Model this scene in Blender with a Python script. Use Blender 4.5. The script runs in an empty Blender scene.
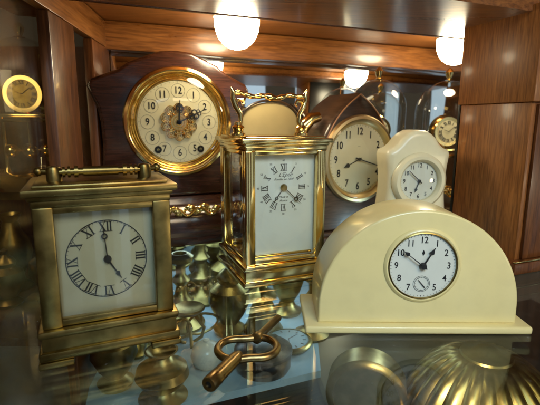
import bpy, bmesh, math, random
from mathutils import Vector, Matrix
R = math.radians; PI = math.pi
random.seed(7)
S = bpy.context.scene; COL = S.collection

# ---------------------------------------------------------------- camera
cd = bpy.data.cameras.new('camera'); cam = bpy.data.objects.new('camera', cd); COL.objects.link(cam)
cd.sensor_width = 36; cd.lens = 28.47; cd.clip_start = .01; cd.clip_end = 60
cam.location = (0, 0, .18)
cam.rotation_euler = (Matrix.Rotation(R(90 - 10.51), 4, 'X') @ Matrix.Rotation(R(.29), 4, 'Z')).to_euler()
cd.dof.use_dof = True; cd.dof.focus_distance = .42; cd.dof.aperture_fstop = 11
S.camera = cam
# ---------------------------------------------------------------- world and lamps
W = bpy.data.worlds.new('World'); S.world = W; W.use_nodes = True
W.node_tree.nodes['Background'].inputs[0].default_value = (1, .80, .55, 1)
W.node_tree.nodes['Background'].inputs[1].default_value = .05
S.view_settings.view_transform = 'Standard'; S.view_settings.look = 'None'
S.view_settings.exposure = 0.03; S.view_settings.gamma = 1
S.cycles.max_bounces = 14; S.cycles.transparent_max_bounces = 24; S.cycles.glossy_bounces = 8
S.cycles.caustics_reflective = True; S.cycles.sample_clamp_indirect = 4

def area(name, loc, target, sx, sy, power, color):
    l = bpy.data.lights.new(name, 'AREA'); l.shape = 'RECTANGLE'; l.size = sx; l.size_y = sy
    l.energy = power; l.color = color
    o = bpy.data.objects.new(name, l); COL.objects.link(o); o.location = loc
    o.rotation_euler = (Vector(target) - Vector(loc)).to_track_quat('-Z', 'Y').to_euler()
    return o
    return o
area('shop_ceiling_light', (.85, -.75, 1.05), (.2, .45, .05), .6, .6, 9.0, (1, .77, .47))
area('shop_ceiling_light', (-.9, -1.3, 1.2), (0, .5, .05), .5, .5, .4, (1, .86, .62))
area('lower_cabinet_light', (.235, .63, -.03), (-.12, .66, -.14), .12, .05, .40, (.62, .84, 1))  # added unseen fill, rakes cool light over the lower shelf
area('lower_cabinet_light', (-.07, .70, -.014), (-.07, .70, -.2), .22, .10, .45, (.62, .84, 1))  # second added fill, hidden just under the glass, facing down
sl = area('side_cabinet_light', (-.42, .40, .26), (-.37, .68, .06), .12, .12, .12, (1, .82, .52)); sl.data.spread = R(110)  # added fill to brighten the brass beyond the side glass
lf = area('lower_front_light', (.16, .30, -.05), (.27, .53, -.20), .10, .05, .24, (1, .84, .58)); lf.data.spread = R(70)  # added unseen fill for the ribbed dome below the shelf
cool = area('shop_daylight', (.22, -.5, .72), (.05, .6, -.14), .45, .45, .6, (.58, .82, 1)); cool.data.spread = R(45)  # added cool fill, narrow beam aimed at the lower shelf
# tall shop windows behind the camera: the cabinet's mirror shows them as pale strips
MP = Vector((-.10, .74)); MN = Vector((-.375, .927)); MU = Vector((.927, .375))
def mirror_pt(x, y):
    p = Vector((x, y)); k = (p - MP).dot(MN); return p - 2 * k * MN
for ix, iw, in ((-.80, .30), (-.02, .36), (.60, .16), (1.27, .20), (2.1, .3), (-1.7, .3)):
    p = mirror_pt(ix, 4.2)
    area('shop_window', (p.x, p.y, -.7), (0, .6, -.7), iw, 3.6, iw * 3.6 * PI * .75, (.62, .82, 1))

# ---------------------------------------------------------------- materials
def newmat(name):
    m = bpy.data.materials.new(name); m.use_nodes = True
    return m, m.node_tree.nodes, m.node_tree.links, m.node_tree.nodes['Principled BSDF']
def setp(b, **k):
    names = dict(color='Base Color', rough='Roughness', metal='Metallic', coat='Coat Weight', coatr='Coat Roughness',
                 sss='Subsurface Weight', spec='Specular IOR Level', em='Emission Color', ems='Emission Strength', ior='IOR')
    for a, v in k.items(): b.inputs[names[a]].default_value = v
def noise_mix(m, N, L, b, c1, c2, scale, stretch=(1, 1, 1), detail=6, lo=.35, hi=.65, dist=0):
    tc = N.new('ShaderNodeTexCoord'); mp = N.new('ShaderNodeMapping'); mp.inputs['Scale'].default_value = stretch
    nz = N.new('ShaderNodeTexNoise'); nz.inputs['Scale'].default_value = scale; nz.inputs['Detail'].default_value = detail
    nz.inputs['Distortion'].default_value = dist
    cr = N.new('ShaderNodeValToRGB'); cr.color_ramp.elements[0].position = lo; cr.color_ramp.elements[1].position = hi
    cr.color_ramp.elements[0].color = (*c1, 1); cr.color_ramp.elements[1].color = (*c2, 1)
    L.new(tc.outputs['Object'], mp.inputs[0]); L.new(mp.outputs[0], nz.inputs[0]); L.new(nz.outputs[0], cr.inputs[0])
    L.new(cr.outputs[0], b.inputs['Base Color'])
    return nz, mp
def bump(N, L, b, src, strength, dist=.001):
    bp = N.new('ShaderNodeBump'); bp.inputs['Strength'].default_value = strength; bp.inputs['Distance'].default_value = dist
    L.new(src, bp.inputs['Height']); L.new(bp.outputs[0], b.inputs['Normal'])
def rough_map(N, L, b, src, lo, hi):
    mr = N.new('ShaderNodeMapRange'); mr.inputs['To Min'].default_value = lo; mr.inputs['To Max'].default_value = hi
    L.new(src, mr.inputs['Value']); L.new(mr.outputs[0], b.inputs['Roughness'])
def brass(name, c1, c2, r0, r1, scale=40, bumpy=.05):
    m, N, L, b = newmat(name); setp(b, metal=1.0)
    nz, _ = noise_mix(m, N, L, b, c1, c2, scale)
    rough_map(N, L, b, nz.outputs[0], r0, r1)
    if bumpy: bump(N, L, b, nz.outputs[0], bumpy, .0006)
    return m
def wood(name, c1, c2, stretch, rough, coat=.4, scale=14):
    m, N, L, b = newmat(name); setp(b, coat=coat, coatr=.12)
    nz, mp = noise_mix(m, N, L, b, c1, c2, scale, stretch, 8, .3, .7, 1.2)
    n2 = N.new('ShaderNodeTexNoise'); n2.inputs['Scale'].default_value = 34; n2.inputs['Detail'].default_value = 4
    mp2 = N.new('ShaderNodeMapping'); mp2.inputs['Scale'].default_value = tuple(1.0 if v == 1 else 14.0 for v in stretch)
    tc2 = N.new('ShaderNodeTexCoord'); L.new(tc2.outputs['Object'], mp2.inputs[0]); L.new(mp2.outputs[0], n2.inputs[0])
    cr2 = N.new('ShaderNodeValToRGB'); cr2.color_ramp.elements[0].position = .36; cr2.color_ramp.elements[1].position = .58
    cr2.color_ramp.elements[0].color = (.42, .38, .34, 1); cr2.color_ramp.elements[1].color = (1, 1, 1, 1)
    mm = N.new('ShaderNodeMix'); mm.data_type = 'RGBA'; mm.blend_type = 'MULTIPLY'; mm.inputs[0].default_value = .75
    src = b.inputs['Base Color'].links[0].from_socket
    L.new(n2.outputs[0], cr2.inputs[0]); L.new(src, mm.inputs[6]); L.new(cr2.outputs[0], mm.inputs[7]); L.new(mm.outputs[2], b.inputs['Base Color'])
    rough_map(N, L, b, nz.outputs[0], rough - .06, rough + .1); bump(N, L, b, nz.outputs[0], .12, .0005)
    return m
def plain(name, c, rough=.5, **k):
    m, N, L, b = newmat(name); setp(b, rough=rough, **k)
    c2 = tuple(min(1, v * .93) for v in c)
    noise_mix(m, N, L, b, c2, c, 60, lo=.2, hi=.55)
    return m
M = {}
M['bright_brass'] = brass('polished_brass', (.84, .60, .22), (.92, .71, .33), .07, .2, 30, .03)
M['old_brass'] = brass('tarnished_brass', (.19, .14, .045), (.35, .26, .09), .24, .42, 55, .08)
M['aged_brass'] = brass('aged_brass', (.17, .12, .038), (.36, .26, .09), .24, .42, 55, .08)
M['dark_brass'] = brass('dull_brass', (.20, .14, .05), (.42, .30, .12), .25, .45, 40, .1)
M['gilt'] = brass('gilt_metal', (.80, .50, .12), (.98, .70, .26), .12, .3, 200, .3)
M['satin_brass'] = brass('satin_brass', (.66, .50, .25), (.80, .64, .36), .25, .4, 30, .03)
M['bronze'] = brass('key_bronze', (.22, .14, .055), (.42, .29, .12), .2, .40, 90, .1)
M['ivory'] = plain('cream_celluloid', (.88, .745, .355), .3, coat=.35, coatr=.12, sss=.0)
M['ivory_pale'] = plain('pale_celluloid', (.86, .80, .54), .35, coat=.3, coatr=.15)
M['cream_board'] = plain('cream_board', (.62, .50, .24), .5)
M['enamel'] = plain('white_enamel', (.46, .44, .31), .25)  # white enamel, the left clock's shade darkened into its colour
M['enamel_cool'] = plain('cool_white_enamel', (.80, .84, .80), .22)
M['paper'] = plain('aged_paper_dial', (.80, .74, .50), .5)
M['dial_white'] = plain('white_paper_dial', (.76, .78, .70), .4)
M['silver'] = brass('silvered_dial', (.74, .66, .43), (.86, .77, .52), .38, .5, 12, .0)
M['silver'].node_tree.nodes['Principled BSDF'].inputs['Metallic'].default_value = .2
M['ink'] = plain('black_ink', (.012, .012, .015), .45)
M['blue_steel'] = plain('blued_steel', (.01, .013, .03), .25, metal=.6)
M['grey_ink'] = plain('grey_ink', (.08, .08, .08), .6)
M['black_case'] = wood('maroon_black_case', (.035, .011, .006), (.085, .028, .015), (1, 5, 5), .2, .7, 16)
M['brown_case'] = wood('dark_brown_case', (.045, .024, .015), (.09, .05, .03), (1, 1, 6), .3, .4, 20)
M['copper_line'] = plain('pale_inlay', (.42, .20, .09), .4)
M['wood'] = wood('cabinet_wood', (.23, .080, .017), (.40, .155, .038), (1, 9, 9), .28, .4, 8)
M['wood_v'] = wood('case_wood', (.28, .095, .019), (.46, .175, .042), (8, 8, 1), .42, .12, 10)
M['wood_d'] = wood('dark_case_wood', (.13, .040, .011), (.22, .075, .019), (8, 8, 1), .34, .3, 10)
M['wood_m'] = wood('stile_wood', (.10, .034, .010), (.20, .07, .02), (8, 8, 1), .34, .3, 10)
M['blue_board'] = plain('pale_blue_lining', (.30, .41, .47), .5)  # reflected window daylight put into the colour as pale blue
M['black'] = plain('black_lacquer', (.01, .01, .01), .3)
M['porcelain'] = plain('white_porcelain', (.52, .50, .44), .25)
m, N, L, b = newmat('mirror_silver'); setp(b, metal=1, rough=.02, color=(.80, .82, .80, 1)); M['mirror'] = m
m, N, L, b = newmat('lamp_glass'); setp(b, color=(.9, .85, .7, 1), rough=.4, em=(1, .85, .56, 1), ems=36); M['lamp'] = m

def glass(name, tint, refl=.07):
    m = bpy.data.materials.new(name); m.use_nodes = True; N = m.node_tree.nodes; L = m.node_tree.links
    N.clear(); out = N.new('ShaderNodeOutputMaterial'); mx = N.new('ShaderNodeMixShader')
    tr = N.new('ShaderNodeBsdfTransparent'); tr.inputs[0].default_value = (*tint, 1)
    gl = N.new('ShaderNodeBsdfGlossy'); gl.inputs['Roughness'].default_value = .015
    lw = N.new('ShaderNodeLayerWeight'); lw.inputs[0].default_value = .5
    pw = N.new('ShaderNodeMath'); pw.operation = 'POWER'; pw.inputs[1].default_value = 4.6
    ma = N.new('ShaderNodeMath'); ma.operation = 'MULTIPLY_ADD'; ma.inputs[1].default_value = 1 - refl; ma.inputs[2].default_value = refl
    L.new(lw.outputs['Facing'], pw.inputs[0]); L.new(pw.outputs[0], ma.inputs[0]); L.new(ma.outputs[0], mx.inputs[0])
    L.new(tr.outputs[0], mx.inputs[1]); L.new(gl.outputs[0], mx.inputs[2]); L.new(mx.outputs[0], out.inputs[0])
    return m
M['glass'] = glass('clear_glass', (.97, .98, .96), .05)
M['side_glass'] = glass('hazy_side_glass', (.80, .78, .70), .05); [n for n in M['side_glass'].node_tree.nodes if n.type == 'BSDF_GLOSSY'][0].inputs['Roughness'].default_value = .16
M['dome_glass'] = glass('dome_glass', (.96, .97, .95), .07)
M['shelf_glass'] = glass('shelf_glass', (.90, .96, .95), .03)
m = M['shelf_glass']; N = m.node_tree.nodes; L = m.node_tree.links
gl = [n for n in N if n.type == 'BSDF_GLOSSY'][0]; out = [n for n in N if n.type == 'OUTPUT_MATERIAL'][0]; mx = [n for n in N if n.type == 'MIX_SHADER'][0]
tc = N.new('ShaderNodeTexCoord'); nz = N.new('ShaderNodeTexNoise'); nz.inputs['Scale'].default_value = 14; nz.inputs['Detail'].default_value = 5; nz.inputs['Distortion'].default_value = 1.5
mr = N.new('ShaderNodeMapRange'); mr.inputs['From Min'].default_value = .5; mr.inputs['From Max'].default_value = .75; mr.inputs['To Min'].default_value = .012; mr.inputs['To Max'].default_value = .10
L.new(tc.outputs['Object'], nz.inputs[0]); L.new(nz.outputs[0], mr.inputs[0]); L.new(mr.outputs[0], gl.inputs['Roughness'])
vo = N.new('ShaderNodeTexVoronoi'); vo.inputs['Scale'].default_value = 95; L.new(tc.outputs['Object'], vo.inputs[0])
lt = N.new('ShaderNodeMapRange'); lt.inputs['From Min'].default_value = .05; lt.inputs['From Max'].default_value = .11; lt.inputs['To Min'].default_value = .5; lt.inputs['To Max'].default_value = .012
L.new(vo.outputs['Distance'], lt.inputs[0])
n3 = N.new('ShaderNodeTexNoise'); n3.inputs['Scale'].default_value = 45; L.new(tc.outputs['Object'], n3.inputs[0])
m3 = N.new('ShaderNodeMapRange'); m3.inputs['From Min'].default_value = .52; m3.inputs['From Max'].default_value = .66; L.new(n3.outputs[0], m3.inputs[0])
mu = N.new('ShaderNodeMath'); mu.operation = 'MULTIPLY'; L.new(lt.outputs[0], mu.inputs[0]); L.new(m3.outputs[0], mu.inputs[1])
df = N.new('ShaderNodeBsdfDiffuse'); df.inputs[0].default_value = (.6, .62, .6, 1); mx2 = N.new('ShaderNodeMixShader')
L.new(mu.outputs[0], mx2.inputs[0]); L.new(mx.outputs[0], mx2.inputs[1]); L.new(df.outputs[0], mx2.inputs[2]); L.new(mx2.outputs[0], out.inputs[0])

# ---------------------------------------------------------------- mesh helpers
def T(x=0, y=0, z=0): return Matrix.Translation((x, y, z))
def RX(a): return Matrix.Rotation(R(a), 4, 'X')
def RY(a): return Matrix.Rotation(R(a), 4, 'Y')
def RZ(a): return Matrix.Rotation(R(a), 4, 'Z')
class MB:
    def __init__(s): s.bm = bmesh.new()
    def _xf(s, verts, mat):
        if mat is not None: bmesh.ops.transform(s.bm, matrix=mat, verts=verts)
    def box(s, cx, cy, cz, sx, sy, sz, bev=.0008, mat=None, seg=2):
        r = bmesh.ops.create_cube(s.bm, size=1); v = r['verts']
        bmesh.ops.transform(s.bm, matrix=T(cx, cy, cz) @ Matrix.Diagonal((sx, sy, sz, 1)), verts=v)
        if bev:
            es = list({e for q in v for e in q.link_edges})
            rr = bmesh.ops.bevel(s.bm, geom=es, offset=min(bev, min(sx, sy, sz) * .45), segments=seg, profile=.5, affect='EDGES')
            v = list({q for f in rr['faces'] for q in f.verts} | {q for q in v if q.is_valid})
        s._xf(v, mat); return s
    def prism(s, pts, y0, y1, bev=0, mat=None, seg=3):      # outline in x,z; extruded along y
        a = [s.bm.verts.new((x, y0, z)) for x, z in pts]; c = [s.bm.verts.new((x, y1, z)) for x, z in pts]
        n = len(pts); f0 = s.bm.faces.new(a); f1 = s.bm.faces.new(c[::-1])
        fs = [f0, f1] + [s.bm.faces.new((a[(i + 1) % n], a[i], c[i], c[(i + 1) % n])) for i in range(n)]
        bmesh.ops.recalc_face_normals(s.bm, faces=fs); v = a + c
        if bev:
            es = [e for e in set(f0.edges) | set(f1.edges)]
            rr = bmesh.ops.bevel(s.bm, geom=es, offset=bev, segments=seg, profile=.5, affect='EDGES', clamp_overlap=True)
            v = list({q for f in rr['faces'] for q in f.verts} | {q for q in v if q.is_valid})
        s._xf(v, mat); return s
    def lathe(s, prof, mat=None, n=40, closed=False):        # profile (r, z) around z
        rings = []; allv = []
        for r, z in prof:
            if r < 1e-6: q = [s.bm.verts.new((0, 0, z))]
            else: q = [s.bm.verts.new((r * math.cos(2 * PI * i / n), r * math.sin(2 * PI * i / n), z)) for i in range(n)]
            rings.append(q); allv += q
        fs = []
        seq = list(range(len(rings) - 1)) + ([-1] if closed else [])
        for k in seq:
            A, B = rings[k], rings[k + 1]
            for i in range(n):
                j = (i + 1) % n
                if len(A) == 1 and len(B) == 1: continue
                if len(A) == 1: fs.append(s.bm.faces.new((A[0], B[i], B[j])))
                elif len(B) == 1: fs.append(s.bm.faces.new((A[i], B[0], A[j])))
                else: fs.append(s.bm.faces.new((A[i], B[i], B[j], A[j])))
        bmesh.ops.recalc_face_normals(s.bm, faces=fs)
        s._xf(allv, mat); return s
    def tube(s, path, rad, n=10, mat=None, closed=False, flat=1.0):
        P = [Vector(p) for p in path]; m = len(P); rr = rad if hasattr(rad, '__len__') else [rad] * m
        rings = []; allv = []; up = None
        for i, p in enumerate(P):
            a = P[(i - 1) % m] if (closed or i) else P[0]; c = P[(i + 1) % m] if (closed or i < m - 1) else P[-1]
            t = (c - a).normalized()
            if up is None: up = t.orthogonal().normalized()
            up = (up - t * up.dot(t)).normalized(); sd = t.cross(up)
            q = [s.bm.verts.new(p + rr[i] * (math.cos(2 * PI * k / n) * up + flat * math.sin(2 * PI * k / n) * sd)) for k in range(n)]
            rings.append(q); allv += q
        fs = []
        for i in range(m if closed else m - 1):
            A, B = rings[i], rings[(i + 1) % m]
            off = 0
            if closed and i == m - 1:
                off = min(range(n), key=lambda o: (A[0].co - B[o].co).length)
            for k in range(n):
                fs.append(s.bm.faces.new((A[k], A[(k + 1) % n], B[(k + 1 + off) % n], B[(k + off) % n])))
        if not closed: fs += [s.bm.faces.new(rings[0][::-1]), s.bm.faces.new(rings[-1])]
        bmesh.ops.recalc_face_normals(s.bm, faces=fs)
        s._xf(allv, mat); return s
    def poly(s, pts, th=.0003, mat=None):                    # flat mark in x,z facing -y
        return s.prism(pts, 0, -th, 0, mat)
    def sphere(s, x, y, z, r, n=20, sc=(1, 1, 1)):
        v = bmesh.ops.create_uvsphere(s.bm, u_segments=n, v_segments=n // 2, radius=r)['verts']
        bmesh.ops.transform(s.bm, matrix=T(x, y, z) @ Matrix.Diagonal((*sc, 1)), verts=v); return s
    def text(s, txt, size, mat, weight=0, sx=1, th=.00015, shear=0):
        c = bpy.data.curves.new('t', 'FONT'); c.body = txt; c.size = size; c.align_x = 'CENTER'; c.align_y = 'CENTER'
        c.offset = weight; c.extrude = th; c.shear = shear; c.resolution_u = 3
        o = bpy.data.objects.new('t', c); COL.objects.link(o)
        dg = bpy.context.evaluated_depsgraph_get(); dg.update(); me = bpy.data.meshes.new_from_object(o.evaluated_get(dg))
        n0 = len(s.bm.verts); s.bm.from_mesh(me); s.bm.verts.ensure_lookup_table()
        v = s.bm.verts[n0:]
        bmesh.ops.transform(s.bm, matrix=mat @ RX(90) @ Matrix.Diagonal((sx, 1, 1, 1)), verts=v)
        bpy.data.objects.remove(o); bpy.data.curves.remove(c); bpy.data.meshes.remove(me); return s
    def build(s, name, mat, parent=None, angle=40):
        me = bpy.data.meshes.new(name); s.bm.to_mesh(me); s.bm.free()
        me.shade_smooth(); me.set_sharp_from_angle(angle=R(angle))
        me.materials.append(M[mat] if isinstance(mat, str) else mat)
        o = bpy.data.objects.new(name, me); COL.objects.link(o)
        if parent: o.parent = parent
        return o
def tag(o, label=None, cat=None, group=None, kind=None):
    if label: o['label'] = label
    if cat: o['category'] = cat
    if group: o['group'] = group
    if kind: o['kind'] = kind
    return o
def thing(name, loc, rz, label, cat, group=None):
    o = bpy.data.objects.new(name, None); COL.objects.link(o); o.empty_display_size = .02
    o.location = loc; o.rotation_euler.z = R(rz); return tag(o, label, cat, group)
def circ(r, n=48, cx=0, cz=0, sx=1): return [(cx + sx * r * math.cos(2 * PI * i / n), cz + r * math.sin(2 * PI * i / n)) for i in range(n)]
def face(x, y, z): return T(x, y, z)
FY = RX(90)                                                   # lathe axis z -> -y (towards the viewer)

# ---------------------------------------------------------------- dial helpers
def ring(mb, r0, r1, y, cx, cz, th=.0003, n=64):
    mb.lathe([(r0, 0), (r0, th), (r1, th), (r1, 0)], T(cx, y, cz) @ FY, n, closed=True)
def bar(mb, x0, z0, x1, z1, w0, w1, mat, th=.0003):
    d = Vector((x1 - x0, z1 - z0)).normalized(); p = Vector((-d.y, d.x))
    mb.poly([(x0 + p.x * w0 / 2, z0 + p.y * w0 / 2), (x1 + p.x * w1 / 2, z1 + p.y * w1 / 2),
             (x1 - p.x * w1 / 2, z1 - p.y * w1 / 2), (x0 - p.x * w0 / 2, z0 - p.y * w0 / 2)], th, mat)
ROM = {1: 'I', 2: 'II', 3: 'III', 4: 'IIII', 5: 'V', 6: 'VI', 7: 'VII', 8: 'VIII', 9: 'IX', 10: 'X', 11: 'XI', 12: 'XII'}
def roman(mb, k, r, h, cx, cz, y, w=1.0):
    txt = ROM[k]; g = {'I': .30 * h * w, 'V': .72 * h * w, 'X': .72 * h * w}; tw = sum(g[c] for c in txt); x = -tw / 2
    a = k * 30; mat = T(cx, y, cz) @ RY(a) @ T(0, 0, r)
    j = 0
    for c in txt:
        x1 = x + g[c]; m = (x + x1) / 2; q = g[c] * .36; th = .0003 + .00001 * j; j += 1
        if c == 'I': bar(mb, m, -h / 2, m, h / 2, .15 * h * w, .15 * h * w, mat, th)
        if c == 'V':
            bar(mb, m - q, h / 2, m, -h / 2, .17 * h * w, .12 * h * w, mat, th); bar(mb, m + q, h / 2, m, -h / 2, .05 * h, .05 * h, mat, th + .00004)
        if c == 'X':
            bar(mb, m - q, h / 2, m + q, -h / 2, .17 * h * w, .17 * h * w, mat, th); bar(mb, m + q, h / 2, m - q, -h / 2, .05 * h, .05 * h, mat, th + .00004)
        x = x1
    for z in (-h / 2, h / 2): bar(mb, -tw / 2 - .02 * h, z, tw / 2 + .02 * h, z, .05 * h, .05 * h, mat, .00042)
def ticks(mb, r0, r1, cx, cz, y, w, n=60, big=None):
    for i in range(n):
        ww = w * (2 if i % 5 == 0 else 1)
        bar(mb, 0, r0, 0, r1, ww, ww, T(cx, y, cz) @ RY(i * 360 / n), .0003)
def hand(name, par, cx, cz, y, ang, ln, kind, mat='ink', s=1.0):
    mb = MB(); mt = T(cx, y, cz) @ RY(ang)
    th = .0006
    if kind == 'breguet':
        bar(mb, 0, -ln * .12, 0, ln * .62, .0012 * s, .0009 * s, mt, th)
        mb.lathe([(ln * .05, 0), (ln * .05, th * 1.2), (ln * .09, th * 1.2), (ln * .09, 0)], mt @ T(0, 0, ln * .70) @ FY, 20, True)
        bar(mb, 0, ln * .78, 0, ln, .0011 * s, .0003 * s, mt, th)
    elif kind == 'spade':
        bar(mb, 0, -ln * .15, 0, ln, .0012 * s, .0006 * s, mt, th)
        z0 = ln * .72; q = ln * .075 * s
        mb.poly([(0, z0 + q * 2.4), (q * .9, z0 + q * .7), (q * 1.15, z0), (q * .6, z0 - q * .6), (0, z0 - q * .8), (-q * .6, z0 - q * .6), (-q * 1.15, z0), (-q * .9, z0 + q * .7)], th * 1.3, mt)
    elif kind == 'ornate':
        bar(mb, 0, -ln * .1, 0, ln, .0012 * s, .0006 * s, mt, th)
        for k, (zz, rr) in enumerate(((.48, .07), (.62, .10), (.76, .065))):
            for sx in (-1, 1):
                mb.lathe([(ln * rr * .55, 0), (ln * rr * .55, th * 1.2), (ln * rr, th * 1.2), (ln * rr, 0)], mt @ T(sx * ln * rr * .8, 0, ln * zz) @ FY, 16, True)
    else:
        bar(mb, 0, -ln * .18, 0, ln, .0014 * s, .0007 * s, mt, th)
    mb.lathe([(.0001, th * 2.4), (.0014 * s, th * 2.2), (.0017 * s, 0)], T(cx, y, cz) @ FY, 16)
    return mb.build(name, mat, par)
def arabic(mb, r, size, cx, cz, y, weight, skip=(), sx=.85, upright=True, zs=1.0):
    for k in range(1, 13):
        if k in skip: continue
        a = R(30 * k); mb.text(str(k), size, T(cx + r * math.sin(a), y, cz + zs * r * math.cos(a)), weight, sx)

# ================================================================ CABINET (setting)
def wall_box(name, P, Q, z0, z1, th, mat, side=1, off=0, label=None, cat=None, kind=None):
    P = Vector(P); Q = Vector(Q); d = (Q - P); L_ = d.length; a = math.degrees(math.atan2(d.y, d.x))
    mb = MB(); mb.box(L_ / 2, side * (th / 2 + off), (z1 - z0) / 2, L_, th, z1 - z0, .0012)
    o = mb.build(name, mat); o.location = (P.x, P.y, z0); o.rotation_euler.z = R(a)
    return tag(o, label, cat, None, kind)
def mw(s, d=0, z=0):   # point along the back mirror: s to the right, d toward the viewer
    p = MP + MU * s - MN * d; return (p.x, p.y, z)
def slab(name, pts, z0, z1, mat):
    mb = MB(); v0 = [mb.bm.verts.new((x, y, z0)) for x, y in pts]; v1 = [mb.bm.verts.new((x, y, z1)) for x, y in pts]
    n = len(pts); mb.bm.faces.new(v0[::-1]); mb.bm.faces.new(v1)
    for i in range(n): mb.bm.faces.new((v0[i], v0[(i + 1) % n], v1[(i + 1) % n], v1[i]))
    bmesh.ops.recalc_face_normals(mb.bm, faces=mb.bm.faces[:])
    return mb.build(name, mat)
K = Vector(mw(-.168)[:2]); KR = Vector(mw(.85)[:2])
LW = Vector((-.19, .09))
bmr = wall_box('back_mirror', K, KR, -.30, .34, .006, 'mirror', 1, 0); bmr.rotation_euler.x = R(5.0); bmr.location.x += MN.x * .050; bmr.location.y += MN.y * .050
tag(bmr, 'tall silvered mirror lining the back of the cabinet behind the clocks', 'mirror')
hdr = wall_box('back_rail', K, KR, .286, .326, .022, 'wood', -1, .002)
tag(hdr, 'orange brown wooden rail above the back mirror under the cabinet ceiling', 'rail')
tag(slab('ceiling', [(K.x - .1, K.y - .04), (KR.x, KR.y + .02), (.765, .70), (-.345, .257)], .327, .345, 'wood'), kind='structure')
fb = slab('front_beam', [(-.40, .393), (.70, .838), (.762, .702), (-.347, .256)], .306, .3255, 'wood')
tag(fb, 'broad polished wooden beam running across the top front of the cabinet', 'beam')
mb = MB(); d_ = Vector((1.10, .445)).normalized()
mb.box(0, 0, 0, 1.15, .006, .006, .002); o = mb.build('beam_moulding', 'wood_d', fb); o.location = (.15, .623, .3085); o.rotation_euler.z = math.atan2(.445, 1.10)
tag(slab('shelf', [(K.x - .03, K.y + .014), (KR.x - .11, KR.y - .025), (.75, .06), (LW.x - .02, .06)], -.006, 0, 'shelf_glass'),
    'clear glass shelf on which all the upper clocks stand', 'shelf')
tag(slab('lower_shelf', [(K.x - .034, K.y + .024), (.088, .848), (.068, .513), (-.2, .405)], -.150, -.140, 'blue_board'),
    'pale blue lined lower shelf seen through the glass below the clocks', 'shelf')
tag(slab('floor', [(K.x - .05, K.y), (KR.x, KR.y), (KR.x + .2, KR.y - .9), (LW.x - .06, -.1)], -.30, -.271, 'black'), kind='structure')
# left wall: old mirror in a wooden frame
def lw(t): return K.lerp(LW, t)
ll = (LW - K).length
side = thing('side_window', (K.x, K.y, 0), 0, 'clear side glass at the left wall framed by dark upright wooden stiles', 'side panel')
def wpiece(name, t0, t1, z0, z1, th, off, mat):
    P, Q = lw(t0) - K, lw(t1) - K; d = Q - P; mb = MB(); mb.box(d.length / 2, th / 2 + off, (z0 + z1) / 2, d.length, th, z1 - z0, .0015)
    o = mb.build(name, mat, side); o.location = (P.x, P.y, 0); o.rotation_euler.z = math.atan2(d.y, d.x); return o
wpiece('glass_panel', 0, 1, -.30, .335, .005, -.006, 'side_glass')
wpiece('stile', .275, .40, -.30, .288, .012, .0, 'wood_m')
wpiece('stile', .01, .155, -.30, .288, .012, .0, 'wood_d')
wpiece('top_rail', .01, 1, .2885, .326, .012, .0, 'wood')
# right end wall
wall_box('right_wall', (.88, .98), (.88, .78), -.30, .335, .02, 'wood_d', 1, 0, kind='structure')

# lamps
def puck(x, y, label):
    t = thing('ceiling_lamp', (x, y, .3262), 0, label, 'lamp', 'small glowing ceiling lamps of the cabinet')
    MB().lathe([(0, 0), (.033, 0), (.033, -.006), (.031, -.009), (.029, -.007), (0, -.007)], None, 40).build('ring', 'bright_brass', t)
    MB().lathe([(.0300, -.0085), (.0300, -.017), (.0285, -.026), (.0250, -.035), (.0195, -.042), (.0125, -.047), (.006, -.0490), (0, -.0495)], None, 40).build('lamp_glass', 'lamp', t)
puck(-.045, .60, 'glowing white lamp under the ceiling above the black mantel clock')
puck(.305, .74, 'glowing white lamp under the ceiling beside the tall wooden case')
# round shop lamp across the room, seen only in the mirror
p = mirror_pt(.39, 4.0)
t = thing('pendant_lamp', (p.x, p.y, .20), 0, 'round glowing shop lamp reflected small in the back mirror', 'lamp')
MB().sphere(0, 0, -.38, .13).build('globe', 'lamp', t); MB().tube([(0, 0, -.25), (0, 0, .8)], .006).build('rod', 'black', t)

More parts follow.
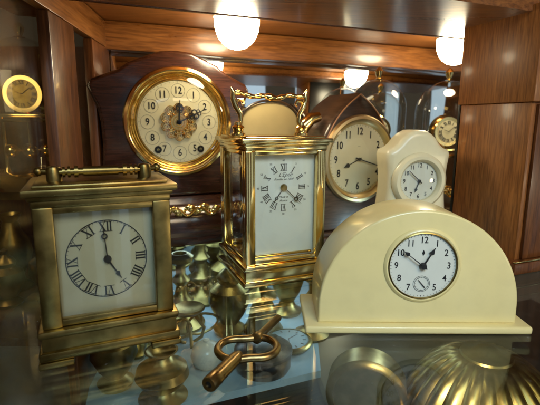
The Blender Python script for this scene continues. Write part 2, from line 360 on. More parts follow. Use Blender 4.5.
# ================================================================ CARRIAGE CLOCKS
def carriage(name, loc, rz, label, Wd, D, H, hb, post, bm_, zc, rd, style):
    t = thing(name, loc, rz, label, 'clock')
    # base
    mb = MB(); foot = .005 if style == 'folded' else 0
    mb.box(0, 0, foot + .0035, Wd, D, .007, .0018)
    mb.box(0, 0, foot + (hb - foot) / 2, Wd - .005, D - .005, hb - foot - .004, .001)
    mb.box(0, 0, hb - .003, Wd - .001, D - .001, .006, .0022)
    mb.build('base', bm_, t)
    if foot:
        for sx in (-1, 1):
            for sy in (-1, 1): MB().box(sx * (Wd / 2 - .0115), sy * (D / 2 - .009), foot / 2, .024, .020, foot, .001).build('foot', bm_, t)
    bw = Wd - .008; bd = D - .008; zt = H - .013
    mb = MB()
    for sx in (-1, 1):
        for sy in (-1, 1):
            mb.box(sx * (bw / 2 - post / 2), sy * (bd / 2 - .004), (hb + zt) / 2, post, .008, zt - hb, .0012)
            mb.box(sx * (bw / 2 - .0035), sy * (bd / 2 - post / 2 - .005), (hb + zt) / 2, .007, post * .7, zt - hb - .001, .001)
    rl = .005
    for sy in (-1, 1):
        for z in (hb + rl / 2 + .0005, zt - rl / 2): mb.box(0, sy * (bd / 2 - .0045), z, bw - 2 * post + .001, .007, rl, .001)
    for sx in (-1, 1):
        for z in (hb + rl / 2 + .0005, zt - rl / 2): mb.box(sx * (bw / 2 - .004), 0, z, .006, bd - .024, rl, .001)
    mb.build('frame', bm_, t)
    # top
    mb = MB(); mb.box(0, 0, zt + .0025, bw + .001, bd + .001, .006, .0015); mb.box(0, 0, zt + .007, Wd - .003, D - .003, .005, .002)
    mb.box(0, 0, H - .0025, Wd + .003, D + .003, .005, .0014)
    mb.box(0, 0, H + .0008, Wd - .010, D - .010, .0026, .0012)
    mb.build('top', bm_, t)
    # panels
    zm = (hb + rl + zt - rl) / 2; zh = zt - hb - 2 * rl
    iw = bw - 2 * post
    MB().box(0, -bd / 2 + .0055, zm, iw + .002, .0016, zh + .002, .0003).build('front_glass', 'glass', t)
    for sx in (-1, 1):
        MB().box(sx * (bw / 2 - .005), 0, zm, .0014, bd - .024, zh + .002, .0003).build('side_glass', 'glass', t)
    # dial plate
    yd = -bd / 2 + .011
    dl = MB().box(0, yd + .001, zm, iw + .006, .002, zh + .004, .0003).build('dial', 'enamel' if style == 'folded' else 'enamel_cool', t)
    if style != 'folded':
        MB().prism([(-iw / 2 + .001, hb + rl + .001), (iw / 2 - .001, hb + rl + .001), (iw / 2 - .001, hb + rl + .004), (-iw / 2 + .001, hb + rl + .004)], yd - .002, yd - .0002, .0004).build('trim', 'bright_brass', t)
    y = yd - .0001
    nm = MB()
    if style == 'folded':
        for k in range(1, 13): roman(nm, k, rd * .83, rd * .235, 0, zc, y, 1.05)
        ring(nm, rd * .975, rd * 1.0, y, 0, zc); ticks(nm, rd * .94, rd * .985, 0, zc, y, .00025)
        nm.build('numerals', 'ink', dl)
        hand('minute_hand', dl, 0, zc, y - .0022, -4, rd * .86, 'breguet', 'ink', .8)
        hand('hour_hand', dl, 0, zc, y - .001, 149, rd * .62, 'spade', 'ink', 1.1)
        MB().lathe([(0, .003), (.0022, .0028), (.003, .0008), (.003, 0)], T(0, y - .001, zc) @ FY, 20).build('hand_boss', 'ink', dl)
    else:
        for k in range(1, 13): roman(nm, k, rd * .80, rd * .26, 0, zc, y, .8)
        for k in range(1, 13): nm.text(str(k * 5), rd * .11, T(rd * 1.07 * math.sin(R(30 * k)), y, zc + rd * 1.07 * math.cos(R(30 * k))), 0)
        nm.text("L'Epée", rd * .22, T(0.002, y, zc + rd * .50), .0, 1.0, shear=.5); nm.text('Fondée en 1839', rd * .125, T(0, y, zc + rd * .33), 0, 1.0, shear=.5)
        nm.text('Made in', rd * .125, T(.0, y, zc - rd * .38), 0, 1.0, shear=.5); nm.text('France', rd * .125, T(0, y, zc - rd * .52), 0, 1.0, shear=.5)
        nm.build('numerals', 'grey_ink', dl)
        hand('minute_hand', dl, 0, zc, y - .0022, 132, rd * 1.0, 'breguet', 'ink', .8)
        hand('hour_hand', dl, 0, zc, y - .001, 216, rd * .72, 'breguet', 'ink', 1.1)
        MB().lathe([(0, .003), (.003, .0028), (.0042, .0008), (.0042, 0)], T(0, y - .001, zc) @ FY, 24).build('hand_boss', 'old_brass', dl)
    # movement
    mv = MB(); mv.box(0, .006, zm - .004, iw * .78, .002, zh * .72, .0003); mv.box(0, bd / 2 - .022, zm - .004, iw * .78, .002, zh * .72, .0003)
    for sx in (-1, 1):
        for sz in (-1, 1): mv.tube([(sx * iw * .3, .007, zm + sz * zh * .28), (sx * iw * .3, bd / 2 - .022, zm + sz * zh * .28)], .002)
    mv.lathe([(0, 0), (.016, 0), (.016, .012), (0, .012)], T(.008, .022, zm - .014) @ FY, 24)
    mv.lathe([(0, 0), (.012, 0), (.012, .003), (0, .003)], T(-.014, .024, zm + .012) @ FY, 24)
    mv.build('movement', 'dark_brass', t)
    return t
left = carriage('carriage_clock', (-.137, .343, 0), 24, 'tarnished brass carriage clock at far left with turned bar handle folded flat on its top',
                  .104, .080, .129, .028, .0135, 'aged_brass', .0725, .0300, 'folded'); left.scale = (1, 1, 1.04)
# folded handle
h = MB(); z = .1365; prof = []
x = -.036
pts = [(-.036, .0018), (-.030, .0018), (-.030, .0034), (-.028, .0034), (-.028, .0020), (-.026, .0020), (-.026, .0036), (-.024, .0036), (-.024, .0022), (-.021, .0022), (-.021, .0038), (-.018, .0038), (-.018, .0024), (-.014, .0024), (-.014, .0032)]
pts = pts + [(-a, r) for a, r in pts[::-1]]
h.lathe([(0, -.033)] + [(r * 1.15, a * .9) for a, r in pts] + [(0, .033)], T(0, -.012, z + .001) @ RY(90), 20)
h.build('handle', 'aged_brass', left, 25)
for sx in (-1, 1):
    k = MB(); k.lathe([(.0055, -.0085), (.0055, .003), (.0045, .0048), (.002, .0055), (0, .0056)], T(sx * .033, -.010, z), 20)
    k.tube([(sx * .033, -.010, z + .001), (sx * .042, -.007, z + .0015)], [.0026, .0022]); k.sphere(sx * .0435, -.0065, z + .0015, .0034)
    k.build('handle_knob', 'aged_brass', left)

mid = carriage('carriage_clock', (.0, .514, 0), 21.5, 'tall polished brass carriage clock in the middle with ornate scrolled handle upright',
               .104, .112, .164, .0245, .011, 'bright_brass', .109, .0285, 'upright')
h = MB(); zt = .1655
for sx in (-1, 1):
    h.lathe([(.0085, 0), (.0085, .003), (.006, .004), (.006, .008), (.0075, .010), (.0045, .0125), (.004, .016), (.001, .017), (0, .017)], T(sx * .040, 0, zt), 24)
    P = [(sx * .040, 0, zt + .010), (sx * .0365, 0, zt + .017), (sx * .0375, 0, zt + .025), (sx * .043, 0, zt + .034), (sx * .0460, 0, zt + .042), (sx * .0450, 0, zt + .049), (sx * .048, 0, zt + .0545)]
    h.tube(P, [.0034, .0026, .0028, .0034, .0029, .0032, .0012], 10)
P = []; rr = []
for i in range(41):
    u = i / 40; xx = -.046 + .092 * u
    P.append((xx, 0, zt + .0445 + .0012 * math.sin(u * 6 * PI) + .003 * abs(math.cos(u * PI)) ** 2)); rr.append(.0024 + .0009 * math.sin(u * 7 * PI) ** 2 + .0012 * math.exp(-((u - .5) / .07) ** 2))
h.tube(P, rr, 10)
for sx in (-1, 1): h.tube([(sx * .044, 0, zt + .036), (sx * .040, 0, zt + .0405), (sx * .034, 0, zt + .0405), (sx * .0325, 0, zt + .037), (sx * .035, 0, zt + .0355)], [.0024, .0022, .0020, .0018, .0022], 8)
h.build('handle', 'bright_brass', mid)

# ================================================================ BLACK MANTEL CLOCK
blk = thing('mantel_clock', (-.1305, .620, 0), 22, 'dark maroon black mantel clock with humped top and gold filigree dial', 'clock')
hp = [(.0, .291), (.022, .289), (.042, .281), (.060, .268), (.076, .256), (.092, .249), (.106, .243), (.112, .234), (.108, .222), (.101, .205), (.098, .18), (.097, .15), (.099, .12), (.106, .098), (.114, .086), (.114, .074)]
prof = [(-x * (1 + .06 * min(1, x / .09)), z) for x, z in hp[::-1]][:-1] + [(x * .95, z) for x, z in hp]
prof = [(x, z - (.006 if z > .2 else 0) - (.006 if z > .27 else 0)) for x, z in prof]
fy = 0
MB().prism(prof, 0, .058, .005, None, 4).build('case', 'black_case', blk, 30)
# lower bulged base
bp = [(.012, .0), (-.012, .0), (-.020, .004), (-.026, .014), (-.028, .028), (-.026, .042), (-.020, .052), (-.010, .058), (-.006, .064), (-.004, .0738), (.062, .0738), (.062, 0)]
mb = MB(); a = [mb.bm.verts.new((-.120, y, z)) for y, z in bp]; c = [mb.bm.verts.new((.116, y, z)) for y, z in bp]; n = len(bp)
mb.bm.faces.new(a); mb.bm.faces.new(c[::-1])
for i in range(n): mb.bm.faces.new((a[i], a[(i + 1) % n], c[(i + 1) % n], c[i]))
bmesh.ops.recalc_face_normals(mb.bm, faces=mb.bm.faces[:]); mb.build('plinth', 'black_case', blk, 30)
o = MB()
for i in range(26):
    u = i / 25; x = -.046 + .092 * u
    o.sphere(x, -.025 + .0, .057 + .004 * math.sin(u * 8 * PI), .0042 + .0016 * math.cos(u * 10 * PI), 10, (1.2, .5, 1))
P = [(-.052 + .104 * i / 40, -.026, .055 + .0055 * math.sin(i / 40 * 6 * PI + 1)) for i in range(41)]
o.tube(P, .0022, 8); o.build('ornament', 'gilt', blk)
CZ = .181
bz = MB(); bz.lathe([(.066, 0), (.0755, 0), (.0765, .003), (.075, .0065), (.0715, .008), (.0695, .0065), (.068, .003), (.0665, .001)], T(0, 0, CZ) @ FY, 72, True).build('bezel', 'bright_brass', blk)
MB().lathe([(.0575, .0005), (.0585, .0022), (.0602, .0018), (.0615, .0032), (.0628, .0022), (.0645, .0034), (.0655, .002), (.0675, .004), (.0685, .001), (.0685, .0002), (.0575, .0002)], T(0, 0, CZ) @ FY, 72, True).build('inner_ring', 'gilt', blk)
MB().lathe([(.0695, .004), (.066, .0085), (.055, .014), (.038, .0185), (.018, .0208), (0, .0214)], T(0, 0, CZ) @ FY, 64).build('glass', 'glass', blk)
dl = MB().lathe([(0, .0006), (.0572, .0006), (.0572, .0001)], T(0, 0, CZ) @ FY, 64).build('dial', 'paper', blk)
nm = MB(); arabic(nm, .0435, .0135, 0, CZ, -.0008, .0002, sx=.85)
nm.build('numerals', 'ink', dl)
nm = MB(); ticks(nm, .0545, .056, 0, CZ, -.0007, .00022)
for k in range(12):
    a_ = R(30 * k); nm.lathe([(.0094, 0), (.0094, .0002), (.0097, .0002), (.0097, 0)], T(.0435 * math.sin(a_), -.0006, CZ + .0435 * math.cos(a_)) @ FY, 32, True)
nm.build('printed_circles', 'grey_ink', dl)
MB().prism([((.0235 + .0035 * math.cos(i * PI / 12 * 2)) * math.sin(2 * PI * i / 120), CZ + (.0235 + .0035 * math.cos(i * PI / 12 * 2)) * math.cos(2 * PI * i / 120)) for i in range(120)], -.0007, -.0010).build('filigree_backing', 'satin_brass', dl)
fl = MB()
for k in range(10):
    a_ = R(36 * k); cx, cz = .0195 * math.sin(a_), CZ + .0195 * math.cos(a_)
    for r in (.0022, .0046, .0068):
        fl.lathe([(r - .0008, 0), (r - .0006, .0016), (r + .0001, .0019), (r + .0005, 0)], T(cx, -.0007, cz) @ FY, 18, True)
for r in (.0045, .008, .0115):
    fl.lathe([(r - .0012, 0), (r - .0005, .0014), (r + .0005, .0014), (r + .0012, 0)], T(0, -.0007, CZ) @ FY, 36, True)
for k in range(20):
    a_ = R(18 * k); fl.sphere(.0135 * math.sin(a_), -.0012, CZ + .0135 * math.cos(a_), .0013, 8)
fl.build('filigree', 'gilt', dl)
for sx in (-1, 1):
    MB().lathe([(.0022, .002), (.0048, .002), (.0052, .0006), (.0018, .0006)], T(sx * .0305, 0, CZ - .0385) @ FY, 24, True).build('winding_hole', 'black', dl)
    MB().box(sx * .0305, -.001, CZ - .0385, .0022, .003, .0022, .0003).build('winding_square', 'old_brass', dl)
hand('hour_hand', dl, 0, CZ, -.003, 3, .031, 'ornate', 'ink', 2.0); hand('minute_hand', dl, 0, CZ, -.0045, 64, .041, 'ornate', 'ink', 1.8)
MB().lathe([(0, .004), (.003, .0035), (.0038, 0)], T(0, -.0045, CZ) @ FY, 20).build('hand_boss', 'blue_steel', dl)

# ================================================================ BEEHIVE CLOCK
bee = thing('beehive_clock', (.114, .692, 0), 26, 'dark brown pointed arch beehive clock with silvered dial', 'clock')
hw = .073; pr = [(-hw, .018), (hw, .018)]
arc = []
for i in range(17):
    u = i / 16; a_ = u * 62; rad = .135
    arc.append((hw - rad + rad * math.cos(R(a_)), .105 + rad * math.sin(R(a_))))
arc = [q for q in arc if q[0] > .004] + []
tip = (.0, arc[-1][1] + .006)
pr += arc + [tip] + [(-x, z) for x, z in arc[::-1]]
MB().prism(pr, -.045, .045, .006, None, 3).build('case', 'brown_case', bee, 30)
mb = MB(); mb.box(0, 0, .006, .180, .112, .012, .003); mb.box(0, 0, .015, .166, .102, .006, .002); mb.build('base', 'brown_case', bee)
P = [(x * .93, -.0455, z * .985 + .001) for x, z in arc + [tip] + [(-x, z) for x, z in arc[::-1]]]
MB().tube(P, .0011, 8).build('inlay', 'copper_line', bee)
CB = .127
MB().lathe([(.052, 0), (.0655, 0), (.0665, .004), (.064, .0075), (.060, .0085), (.056, .006), (.0525, .002)], T(0, -.045, CB) @ FY, 64, True).build('bezel', 'satin_brass', bee)
dl = MB().lathe([(0, .0012), (.053, .0012), (.053, .0002)], T(0, -.045, CB) @ FY, 64).build('dial', 'silver', bee)
nm = MB(); arabic(nm, .0415, .0155, 0, CB, -.0464, .0003, sx=.8); ticks(nm, .0500, .0515, 0, CB, -.0463, .0003); nm.text('.....', .004, T(0, -.0464, CB + .02), 0)
nm.build('numerals', 'ink', dl)
hand('minute_hand', dl, 0, CB, -.0495, 107, .044, 'plain', 'ink', 1.5); hand('hour_hand', dl, 0, CB, -.048, 247, .030, 'spade', 'ink', 1.4)
MB().lathe([(.060, .007), (.05, .0105), (.03, .0135), (0, .015)], T(0, -.045, CB) @ FY, 48).build('glass', 'glass', bee)

# ================================================================ SMALL WAVY CLOCK
wv = thing('desk_clock', (.1935, .578, 0), 8, 'small pale ivory desk clock with wavy scalloped outline behind the cream arch clock', 'clock')
CW = .106
hw_ = [(0, .0665), (.008, .066), (.016, .062), (.023, .056), (.029, .048), (.035, .043), (.0425, .040), (.0445, .034), (.0425, .020), (.0410, .004), (.0405, -.012), (.042, -.028), (.044, -.045), (.045, -.06), (.048, -.08), (.054, -.094), (.055, -.106)]
pr = [(-x, CW + z) for x, z in hw_[::-1]][:-1] + [(x, CW + z) for x, z in hw_]
MB().prism(pr, -.018, .028, .010, None, 5).build('case', 'ivory_pale', wv, 50)
MB().lathe([(.0255, .0), (.0375, .0), (.0365, .0045), (.033, .0075), (.029, .0075), (.0265, .005), (.0255, .002)], T(0, -.018, CW) @ FY, 48, True).build('bezel', 'ivory_pale', wv)
dl = MB().lathe([(0, .0012), (.0262, .0012), (.0262, .0002)], T(0, -.018, CW) @ FY, 48).build('dial', 'dial_white', wv)
nm = MB(); arabic(nm, .0205, .0078, 0, CW, -.0194, .0001, sx=.85); ticks(nm, .0244, .0252, 0, CW, -.0193, .0002); nm.build('numerals', 'ink', dl)
hand('minute_hand', dl, 0, CW, -.022, -48, .021, 'plain', 'ink', 1); hand('hour_hand', dl, 0, CW, -.0205, 200, .0155, 'spade', 'ink', 1.4)
MB().lathe([(.027, .0045), (.02, .0065), (0, .008)], T(0, -.018, CW) @ FY, 40).build('glass', 'glass', wv)

# ================================================================ CREAM ARCH CLOCK
iv = thing('arch_clock', (.1300, .381, 0), 0, 'large cream half round arch clock on a slab base at the front right', 'clock')
MB().box(0, 0, .0036, .198, .074, .0072, .0022, None, 3).build('base', 'ivory', iv)
rr_ = .0872; pts = [(-rr_, .0071)] + [(-rr_ * math.cos(PI * i / 72), .0215 + rr_ * math.sin(PI * i / 72)) for i in range(73)] + [(rr_, .0071)]
MB().prism(pts, -.030, .028, .0022, None, 3).build('case', 'ivory', iv, 30)
CI = .0605; cx = .0012
MB().lathe([(.0292, .0), (.0335, .0001), (.0330, .0010), (.0310, .0020), (.0296, .0016)], T(cx, -.030, CI) @ FY, 72, True).build('bezel', 'ivory', iv)
MB().lathe([(.0286, .0002), (.0298, .0002), (.0298, .0022), (.0290, .0026), (.0286, .0022)], T(cx, -.030, CI) @ FY, 72, True).build('metal_ring', 'old_brass', iv)
dl = MB().lathe([(0, .0006), (.0287, .0006), (.0287, .0001)], T(cx, -.030, CI) @ FY, 64).build('dial', 'dial_white', iv)
nm = MB(); arabic(nm, .0226, .0083, cx, CI, -.0307, .00008, skip=(6,), sx=.85); ticks(nm, .0268, .0278, cx, CI, -.0307, .0002)
for r in (.0061, .0072): ring(nm, r - .0002, r, -.0307, cx, CI - .0162)
for i in range(12): bar(nm, 0, .0052, 0, .0061, .0002, .0002, T(cx, -.0307, CI - .0162) @ RY(i * 30))
nm.poly([(-.0012, 0), (0, .0026), (.0012, 0), (0, -.0026)], .0003, T(cx, -.0307, CI + .0115))
nm.build('numerals', 'ink', dl)
hand('minute_hand', dl, cx, CI, -.0335, -52, .0245, 'spade', 'ink', .9); hand('hour_hand', dl, cx, CI, -.032, 30, .0185, 'spade', 'ink', 1.25)
MB().lathe([(0, .0035), (.0022, .0032), (.0030, .001), (.0032, 0)], T(cx, -.0318, CI) @ FY, 24).build('hand_boss', 'ink', dl)
s = MB(); mt = T(cx, -.0311, CI - .0162) @ RY(-40); bar(s, 0, -.0045, 0, .0045, .0009, .0004, mt, .0004); s.build('seconds_hand', 'ink', dl)

# ================================================================ WINDING KEY
ky = thing('winding_key', (-.016, .306, 0), 0, 'bronze double ended winding key lying on the glass shelf in front', 'key')
def rel(x, y, z): return (x + .016, y - .306, z)
mb = MB(); A = Vector(rel(-.0405, .2590, .0075)); B = Vector(rel(-.0235, .2935, .0085)); d = (B - A); q = d.to_track_quat('Z', 'Y').to_matrix().to_4x4(); L_ = d.length
mb.lathe([(.0025, .002), (.0025, -.0002), (.0052, -.0002), (.0056, .001), (.0056, .010), (.0053, .011), (.0050, L_ - .004), (.0042, L_), (.0028, L_ + .003), (0, L_ + .004)], Matrix.Translation(A) @ q, 28)
mb.build('barrel', 'bronze', ky, 35)
MB().box(0, 0, .0012, .0042, .0042, .0012, 0, Matrix.Translation(A) @ q).build('square_socket', 'black', ky)
mb = MB(); C = Vector(rel(-.0105, .3225, .0075)); Dd = Vector(rel(.0085, .3640, .0060)); d = Dd - C; q = d.to_track_quat('Z', 'Y').to_matrix().to_4x4(); L_ = d.length
mb.lathe([(0, -.003), (.0046, -.001), (.0050, .003), (.0034, .006), (.0032, L_ - .001), (.0026, L_), (.0012, L_), (.0012, L_ - .003)], Matrix.Translation(C) @ q, 24); mb.build('small_barrel', 'bronze', ky, 35)
# four-lobed bow
cx0, cy0 = rel(-.0170, .3078, 0)[:2]; ang = math.atan2(.0415 + .03, .032) ; P = []
for i in range(64):
    a_ = 2 * PI * i / 64; r = 1 + .05 * math.cos(2 * a_) + .06 * math.cos(4 * a_ + PI) + .02 * math.cos(6 * a_)
    lx = .0230 * r * math.cos(a_); ly = .0170 * r * math.sin(a_)
    th_ = R(8)
    P.append((cx0 + lx * math.cos(th_) - ly * math.sin(th_), cy0 + lx * math.sin(th_) + ly * math.cos(th_), .0070))
MB().tube(P, .0031, 14, None, True).build('bow', 'bronze', ky)

# ================================================================ WOODEN CASE AT RIGHT
wc = thing('wooden_case', (.300, .503, 0), 22, 'tall orange brown wooden clock case at the right edge reaching the ceiling', 'clock case')
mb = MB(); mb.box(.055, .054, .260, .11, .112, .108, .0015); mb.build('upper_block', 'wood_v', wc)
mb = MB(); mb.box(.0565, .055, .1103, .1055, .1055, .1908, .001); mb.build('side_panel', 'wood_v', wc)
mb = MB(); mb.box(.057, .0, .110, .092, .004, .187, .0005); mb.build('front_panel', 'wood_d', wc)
mb = MB(); mb.box(.055, .112, .160, .100, .004, .30, .0005); mb.build('back_panel', 'black', wc)  # added black sheet, darkens the case's image in the mirror
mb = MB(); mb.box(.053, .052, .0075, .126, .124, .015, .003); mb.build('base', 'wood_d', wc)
mb = MB(); mb.box(.053, -.0085, .0165, .126, .003, .002, .0006); mb.build('brass_strip', 'bright_brass', wc)

# ================================================================ DOME CLOCKS AT THE BACK
def dome_clock(loc, r, h, label, dial='paper'):
    t = thing('anniversary_clock', loc, 10, label, 'clock', None)
    mb = MB(); mb.lathe([(0, 0), (r * 1.12, 0), (r * 1.15, .006), (r * 1.05, .010), (r * 1.0, .018), (r * .9, .022), (0, .023)], None, 48); mb.build('base', 'bright_brass', t)
    g = MB(); hh = h - r; g.lathe([(r * .93, .022), (r * .93, hh)] + [(r * .93 * math.cos(R(a)), hh + r * .93 * math.sin(R(a))) for a in range(10, 91, 10)], None, 48); g.build('glass_dome', 'dome_glass', t)
    g = MB(); g.lathe([(0, h - r * .07), (r * .12, h - r * .06), (r * .06, h - r * .02), (r * .1, h + .004), (r * .13, h + .010), (r * .06, h + .016), (0, h + .018)], None, 24); g.build('finial', 'bright_brass', t)
    for sx in (-1, 1):
        c_ = MB(); c_.lathe([(0, .022), (.006, .022), (.003, .03), (.0025, hh * .6), (.005, hh * .62), (.003, hh * .66), (0, hh * .68)], T(sx * r * .55, 0, 0), 16); c_.build('column', 'bright_brass', t)
    m_ = MB(); m_.lathe([(0, 0), (r * .5, 0), (r * .52, .004), (r * .44, .006), (r * .44, .018), (0, .018)], T(0, .008, hh * .72 + r * .35) @ FY, 36)
    m_.box(0, 0, hh * .66, r * 1.3, .02, .005); m_.build('movement', 'bright_brass', t)
    zc = hh * .72 + r * .35; dl = MB().lathe([(0, .0188), (r * .34, .0188), (r * .34, .0182)], T(0, .008, zc) @ FY, 36).build('dial', dial, t)
    nm = MB()
    for k in range(1, 13): roman(nm, k, r * .27, r * .09, 0, zc, .008 - .0189, 1)
    bar(nm, 0, 0, 0, r * .24, .0008, .0005, T(0, .008 - .0195, zc) @ RY(50)); bar(nm, 0, 0, 0, r * .17, .001, .0006, T(0, .008 - .0200, zc) @ RY(-70))
    nm.build('numerals', 'ink', dl)
    MB().lathe([(0, hh * .60), (r * .62, hh * .60), (r * .66, hh * .615), (r * .62, hh * .63), (0, hh * .63)], None, 40).build('platform', 'bright_brass', t)
    q = MB()
    for k in range(4): a_ = PI / 2 * k + .4; q.sphere(r * .38 * math.cos(a_), r * .38 * math.sin(a_), .055, r * .17, 16)
    q.tube([(0, 0, .05), (0, 0, hh * .66)], .001); q.box(0, 0, .055, r * .7, .003, .003); q.box(0, 0, .055, .003, r * .7, .0031); q.build('pendulum', 'bright_brass', t)
    return t
dome_clock((.193, .790, 0), .054, .262, 'brass anniversary clock under a glass dome behind the beehive clock')
dome_clock((.325, .805, 0), .060, .262, 'brass anniversary clock under a glass dome nearest the wooden case')
# cream arched box built in place of a mirror reflection behind the middle handle
cr = thing('travel_clock', (-.004, .690, 0), 18, 'cream backed arched travel clock half hidden behind the scrolled brass handle', 'clock')
pr = [(-.046, .012), (.046, .012)] + [(.046 * math.cos(R(a)) * 1, .184 + .028 * math.sin(R(a))) for a in range(0, 181, 12)]
MB().prism(pr, -.012, .02, .003).build('case', 'cream_board', cr); MB().box(0, .004, .006, .10, .05, .012, .002).build('base', 'brown_case', cr)
P = [(x * 1.03, -.013, .184 + (z - .184) * 1.1) for x, z in pr[2:]]; MB().tube([(.0475, -.013, .012)] + P + [(-.0475, -.013, .012)], .0018, 8).build('edge_band', 'brown_case', cr)
bl = thing('brass_horn', (.052, .640, 0), 20, 'curved polished brass tube standing between middle clock and beehive clock', 'ornament')  # added tube in place of a brass handle's mirror reflection
P = [(-.012, 0, .002), (-.012, 0, .13), (-.011, 0, .155), (-.004, 0, .175), (.008, 0, .187), (.022, 0, .190)]
MB().tube(P, [.009, .009, .0095, .010, .0095, .007], 20).build('tube', 'bright_brass', bl); MB().lathe([(0, 0), (.022, 0), (.022, .004), (.012, .008), (0, .008)], T(-.012, 0, 0), 28).build('foot', 'bright_brass', bl)

# ================================================================ LOWER SHELF PIECES
ZL = -.140
def turned(name, loc, prof, label, cat, mat='old_brass', sc=(1, 1, 1)):
    t = thing(name, loc, 0, label, cat); t.scale = sc; MB().lathe(prof, None, 40).build('body', mat, t); return t
cs = [(0, 0), (.026, 0), (.027, .004), (.020, .008), (.010, .014), (.007, .022), (.012, .030), (.014, .036), (.008, .044), (.0055, .056), (.011, .064), (.0055, .072), (.006, .084), (.014, .090), (.015, .096), (.010, .100), (.008, .1), (.007, .09), (0, .09)]
jar = [(0, 0), (.020, 0), (.022, .005), (.012, .012), (.020, .022), (.028, .038), (.026, .052), (.014, .060), (.017, .066), (.013, .072), (.004, .078), (.006, .084), (0, .088)]
vase = [(0, 0), (.022, 0), (.024, .004), (.014, .010), (.011, .018), (.020, .032), (.026, .050), (.024, .066), (.013, .080), (.010, .092), (.016, .102), (.014, .102), (.008, .092), (0, .09)]
turned('candlestick', (-.140, .640, ZL), cs, 'turned brass candlestick below the glass just right of the left clock', 'candlestick', 'old_brass', (1.35, 1.35, 1.2))
turned('candlestick', (-.205, .66, ZL), cs, 'brass candlestick hidden mostly below the left clock', 'candlestick', 'old_brass', (1.2, 1.2, 1.15))
turned('candlestick', (-.125, .745, ZL), cs, 'brass candlestick furthest back under the black mantel clock', 'candlestick', 'old_brass', (1.5, 1.5, 1.25))
turned('brass_jar', (-.062, .620, ZL), jar, 'lidded round brass jar below the glass in front of the middle clock', 'jar', 'old_brass', (1.15, 1.15, 1.35))
turned('brass_jar', (-.072, .715, ZL), jar, 'lidded round brass jar below the glass under the middle clock', 'jar', 'old_brass', (1.2, 1.2, 1.4))
turned('brass_vase', (.030, .690, ZL), vase, 'brass vase below the glass behind the pocket watch', 'vase', 'old_brass', (1.1, 1.1, 1.2))
turned('brass_vase', (-.190, .560, ZL), vase, 'brass vase below the glass under the left clock', 'vase', 'old_brass', (1.1, 1.1, 1.15))
turned('brass_vase', (-.125, .455, ZL - .0), [(r, z * .6) for r, z in vase], 'squat brass vase below the glass at the bottom left of the key', 'vase', 'dark_brass', (1.2, 1.2, 1))
turned('glass_goblet', (-.165, .475, ZL), [(0, 0), (.018, 0), (.018, .002), (.003, .006), (.003, .030), (.014, .040), (.018, .060), (.016, .078), (.015, .078), (.017, .060), (.013, .042), (0, .034)], 'small clear glass goblet below the glass at bottom left', 'goblet', 'dome_glass')
turned('brass_bell', (-.010, .625, ZL), [(0, .008), (.030, 0), (.032, .002), (.024, .014), (.020, .030), (.014, .040), (.004, .044), (.005, .052), (.007, .060), (.004, .066), (0, .067)], 'small brass hand bell below the glass behind the black round box', 'bell', 'old_brass', (1, 1, 1.2))
turned('candlestick', (-.020, .760, ZL), cs, 'brass candlestick below the glass behind the middle clock', 'candlestick', 'old_brass', (1.3, 1.3, 1.2))
turned('brass_jar', (-.190, .480, ZL), jar, 'lidded brass jar below the glass under the front left foot of the left clock', 'jar', 'dark_brass', (1, 1, 1.1))
turned('candlestick', (.065, .610, ZL), cs, 'brass candlestick below the glass just left of the cream arch clock', 'candlestick', 'dark_brass', (1, 1, 1))
# dim neighbouring cabinet beyond the left side glass
tag(slab('side_ledge', [(-.262, .60), (-.62, .60), (-.62, .90), (-.30, .90)], .070, .082, 'old_brass'), 'brass edged ledge beyond the left side glass', 'ledge')
tag(slab('side_shelf', [(-.245, .45), (-.62, .45), (-.62, .90), (-.30, .90)], -.072, -.062, 'wood_d'), 'dark wooden shelf beyond the left side glass below the brass ledge', 'shelf')
tag(slab('side_back_panel', [(-.30, .905), (-.70, .905), (-.70, .915), (-.30, .915)], -.30, .33, 'wood_d'), 'dark wooden back panel beyond the left side glass', 'panel')  # added slab, keeps the view behind the left clutter dark
dome_clock((-.372, .665, .082), .062, .225, 'brass anniversary clock under a glass dome beyond the left side glass', 'aged_brass')
turned('brass_vase', (-.325, .72, .082), vase, 'brass vase on the ledge beyond the left side glass', 'vase', 'old_brass', (1, 1, 1.2))
turned('brass_vase', (-.295, .635, .082), vase, 'squat brass vase at the near edge of the brass ledge beyond the left side glass', 'vase', 'old_brass', (.8, .8, .7))
turned('brass_vase', (-.375, .60, -.062), vase, 'brass vase at the far left on the dark shelf beyond the side glass', 'vase', 'old_brass', (1, 1, 1.1))
turned('candlestick', (-.345, .66, -.062), cs, 'brass candlestick on the dark shelf beyond the left side glass', 'candlestick', 'old_brass', (1.1, 1.1, 1.15))
turned('brass_jar', (-.300, .56, -.062), jar, 'lidded brass jar on the dark shelf beyond the left side glass nearest the frame', 'jar', 'old_brass', (1, 1, 1.1))
turned('brass_jar', (-.350, .54, -.062), jar, 'small lidded brass jar at the far left beyond the side glass', 'jar', 'dark_brass', (.8, .8, .9))
# ornate stand: scrolled bracket
sc = thing('scrolled_stand', (-.118, .585, ZL), 20, 'openwork scrolled brass stand below the glass between candlestick and key', 'stand')
mb = MB()
for sx in (-1, 1):
    P = [(sx * (.004 + .003 * u / 3 + .014 * (u / 20)) * math.cos(u * .42) + sx * .014, .002 * sx, .026 + .016 * math.sin(u * .42)) for u in range(20)]
    mb.tube(P, .0020, 8); mb.tube([(sx * .006, 0, 0), (sx * .018, 0, .006), (sx * .022, 0, .02), (sx * .010, 0, .04), (sx * .004, 0, .05)], .0026, 8)
mb.tube([(0, -.018, 0), (0, -.012, .02), (0, 0, .03)], .0025, 8); mb.tube([(0, .018, 0), (0, .012, .02), (0, 0, .03)], .0025, 8); mb.build('scrolls', 'dark_brass', sc)
MB().lathe([(0, .046), (.018, .048), (.024, .054), (.022, .056), (.016, .052), (0, .050)], None, 32).build('dish', 'dark_brass', sc)
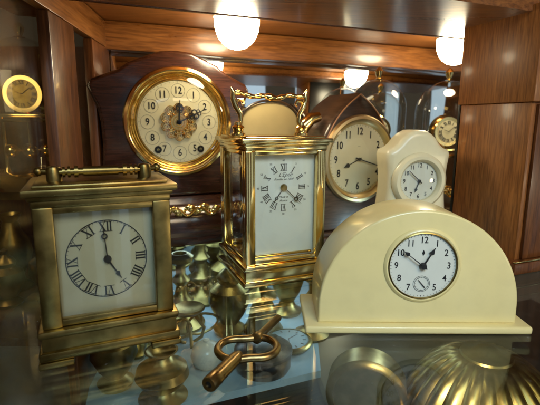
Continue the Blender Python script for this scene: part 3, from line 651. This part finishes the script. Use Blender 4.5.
# pocket watch lying
pw = thing('pocket_watch', (.028, .578, ZL), 25, 'pale blue white round pocket watch lying flat below the glass', 'watch')
MB().lathe([(0, 0), (.026, 0), (.033, .003), (.035, .007), (.033, .010), (.030, .011), (.030, .009), (0, .009)], None, 48).build('case', 'old_brass', pw)
dl = MB().lathe([(0, .0098), (.0298, .0098), (.0298, .0092)], None, 48).build('dial', 'blue_board', pw)
nm = MB(); FL = RX(-90)
for k in range(12): bar(nm, 0, .021, 0, .026, .0016, .0016, T(0, 0, .0099) @ FL @ RY(30 * k))
bar(nm, 0, 0, 0, .02, .0012, .0005, T(0, 0, .0103) @ FL @ RY(70)); bar(nm, 0, 0, 0, .014, .0012, .0005, T(0, 0, .0107) @ FL @ RY(200)); nm.build('numerals', 'grey_ink', dl)
MB().lathe([(.005, -.0012), (.0062, 0), (.005, .0012), (.0038, 0)], T(0, .043, .006), 20, True).build('bow', 'old_brass', pw)
# black round box
bk = thing('round_box', (-.008, .520, ZL), 0, 'shiny black round box under the winding key below the glass', 'box')
MB().lathe([(0, 0), (.034, 0), (.037, .006), (.037, .020), (.035, .023)], None, 48).build('body', 'black', bk)
MB().lathe([(.0385, .0232), (.0385, .028), (.030, .034), (.014, .037), (0, .038)], None, 48).build('lid', 'black', bk)
wb = thing('porcelain_bowl', (-.083, .520, ZL), 0, 'small white porcelain ball shaped lidded pot below the barrel of the key', 'pot')
MB().lathe([(0, 0), (.010, 0), (.018, .007), (.021, .018), (.018, .029), (.010, .035), (.004, .037), (.0045, .040), (0, .042)], None, 40).build('body', 'porcelain', wb)
# brass ribbed dome at lower right, on the cabinet floor
rb = thing('ribbed_dome', (.285, .515, -.270), 0, 'large ribbed brass dome lamp below the cream arch clock at lower right', 'lamp')
mb = MB(); n = 240; rings = []
pf = [(.03, .112), (.040, .110), (.052, .104), (.066, .094), (.078, .080), (.086, .066), (.090, .054)]
for r, z in pf:
    rings.append([mb.bm.verts.new(((r * (1 + .075 * abs(math.sin(12 * 2 * PI * i / n)) * (r > .035))) * math.cos(2 * PI * i / n), (r * (1 + .075 * abs(math.sin(12 * 2 * PI * i / n)) * (r > .035))) * math.sin(2 * PI * i / n), z)) for i in range(n)])
for A_, B_ in zip(rings, rings[1:]):
    for i in range(n): mb.bm.faces.new((A_[i], B_[i], B_[(i + 1) % n], A_[(i + 1) % n]))
mb.bm.faces.new(rings[0]); mb.build('dome', 'aged_brass', rb, 50)
MB().lathe([(.088, .054), (.098, .050), (.100, .044), (.094, .038), (.096, .030), (.104, .024), (.104, .018), (.06, .010), (.05, 0), (0, 0)], None, 64).build('rim', 'aged_brass', rb); rb.scale = (1.05, 1.05, 1.36)
MB().lathe([(.032, .110), (.030, .114), (.016, .117), (.008, .121), (0, .122)], None, 32).build('finial', 'old_brass', rb)
dr = thing('drum_clock', (.140, .555, -.270), -15, 'dull green brown round drum clock below the cream arch clock', 'clock')
MB().lathe([(0, 0), (.052, 0), (.056, .003), (.056, .040), (.052, .044), (.046, .045), (.046, .042), (0, .042)], T(0, .02, .075) @ FY, 48).build('case', 'dark_brass', dr)
MB().lathe([(0, .0426), (.045, .0426), (.045, .042)], T(0, .02, .075) @ FY, 48).build('dial', 'old_brass', dr); MB().box(0, 0, .009, .09, .05, .018, .003).build('base', 'brown_case', dr)
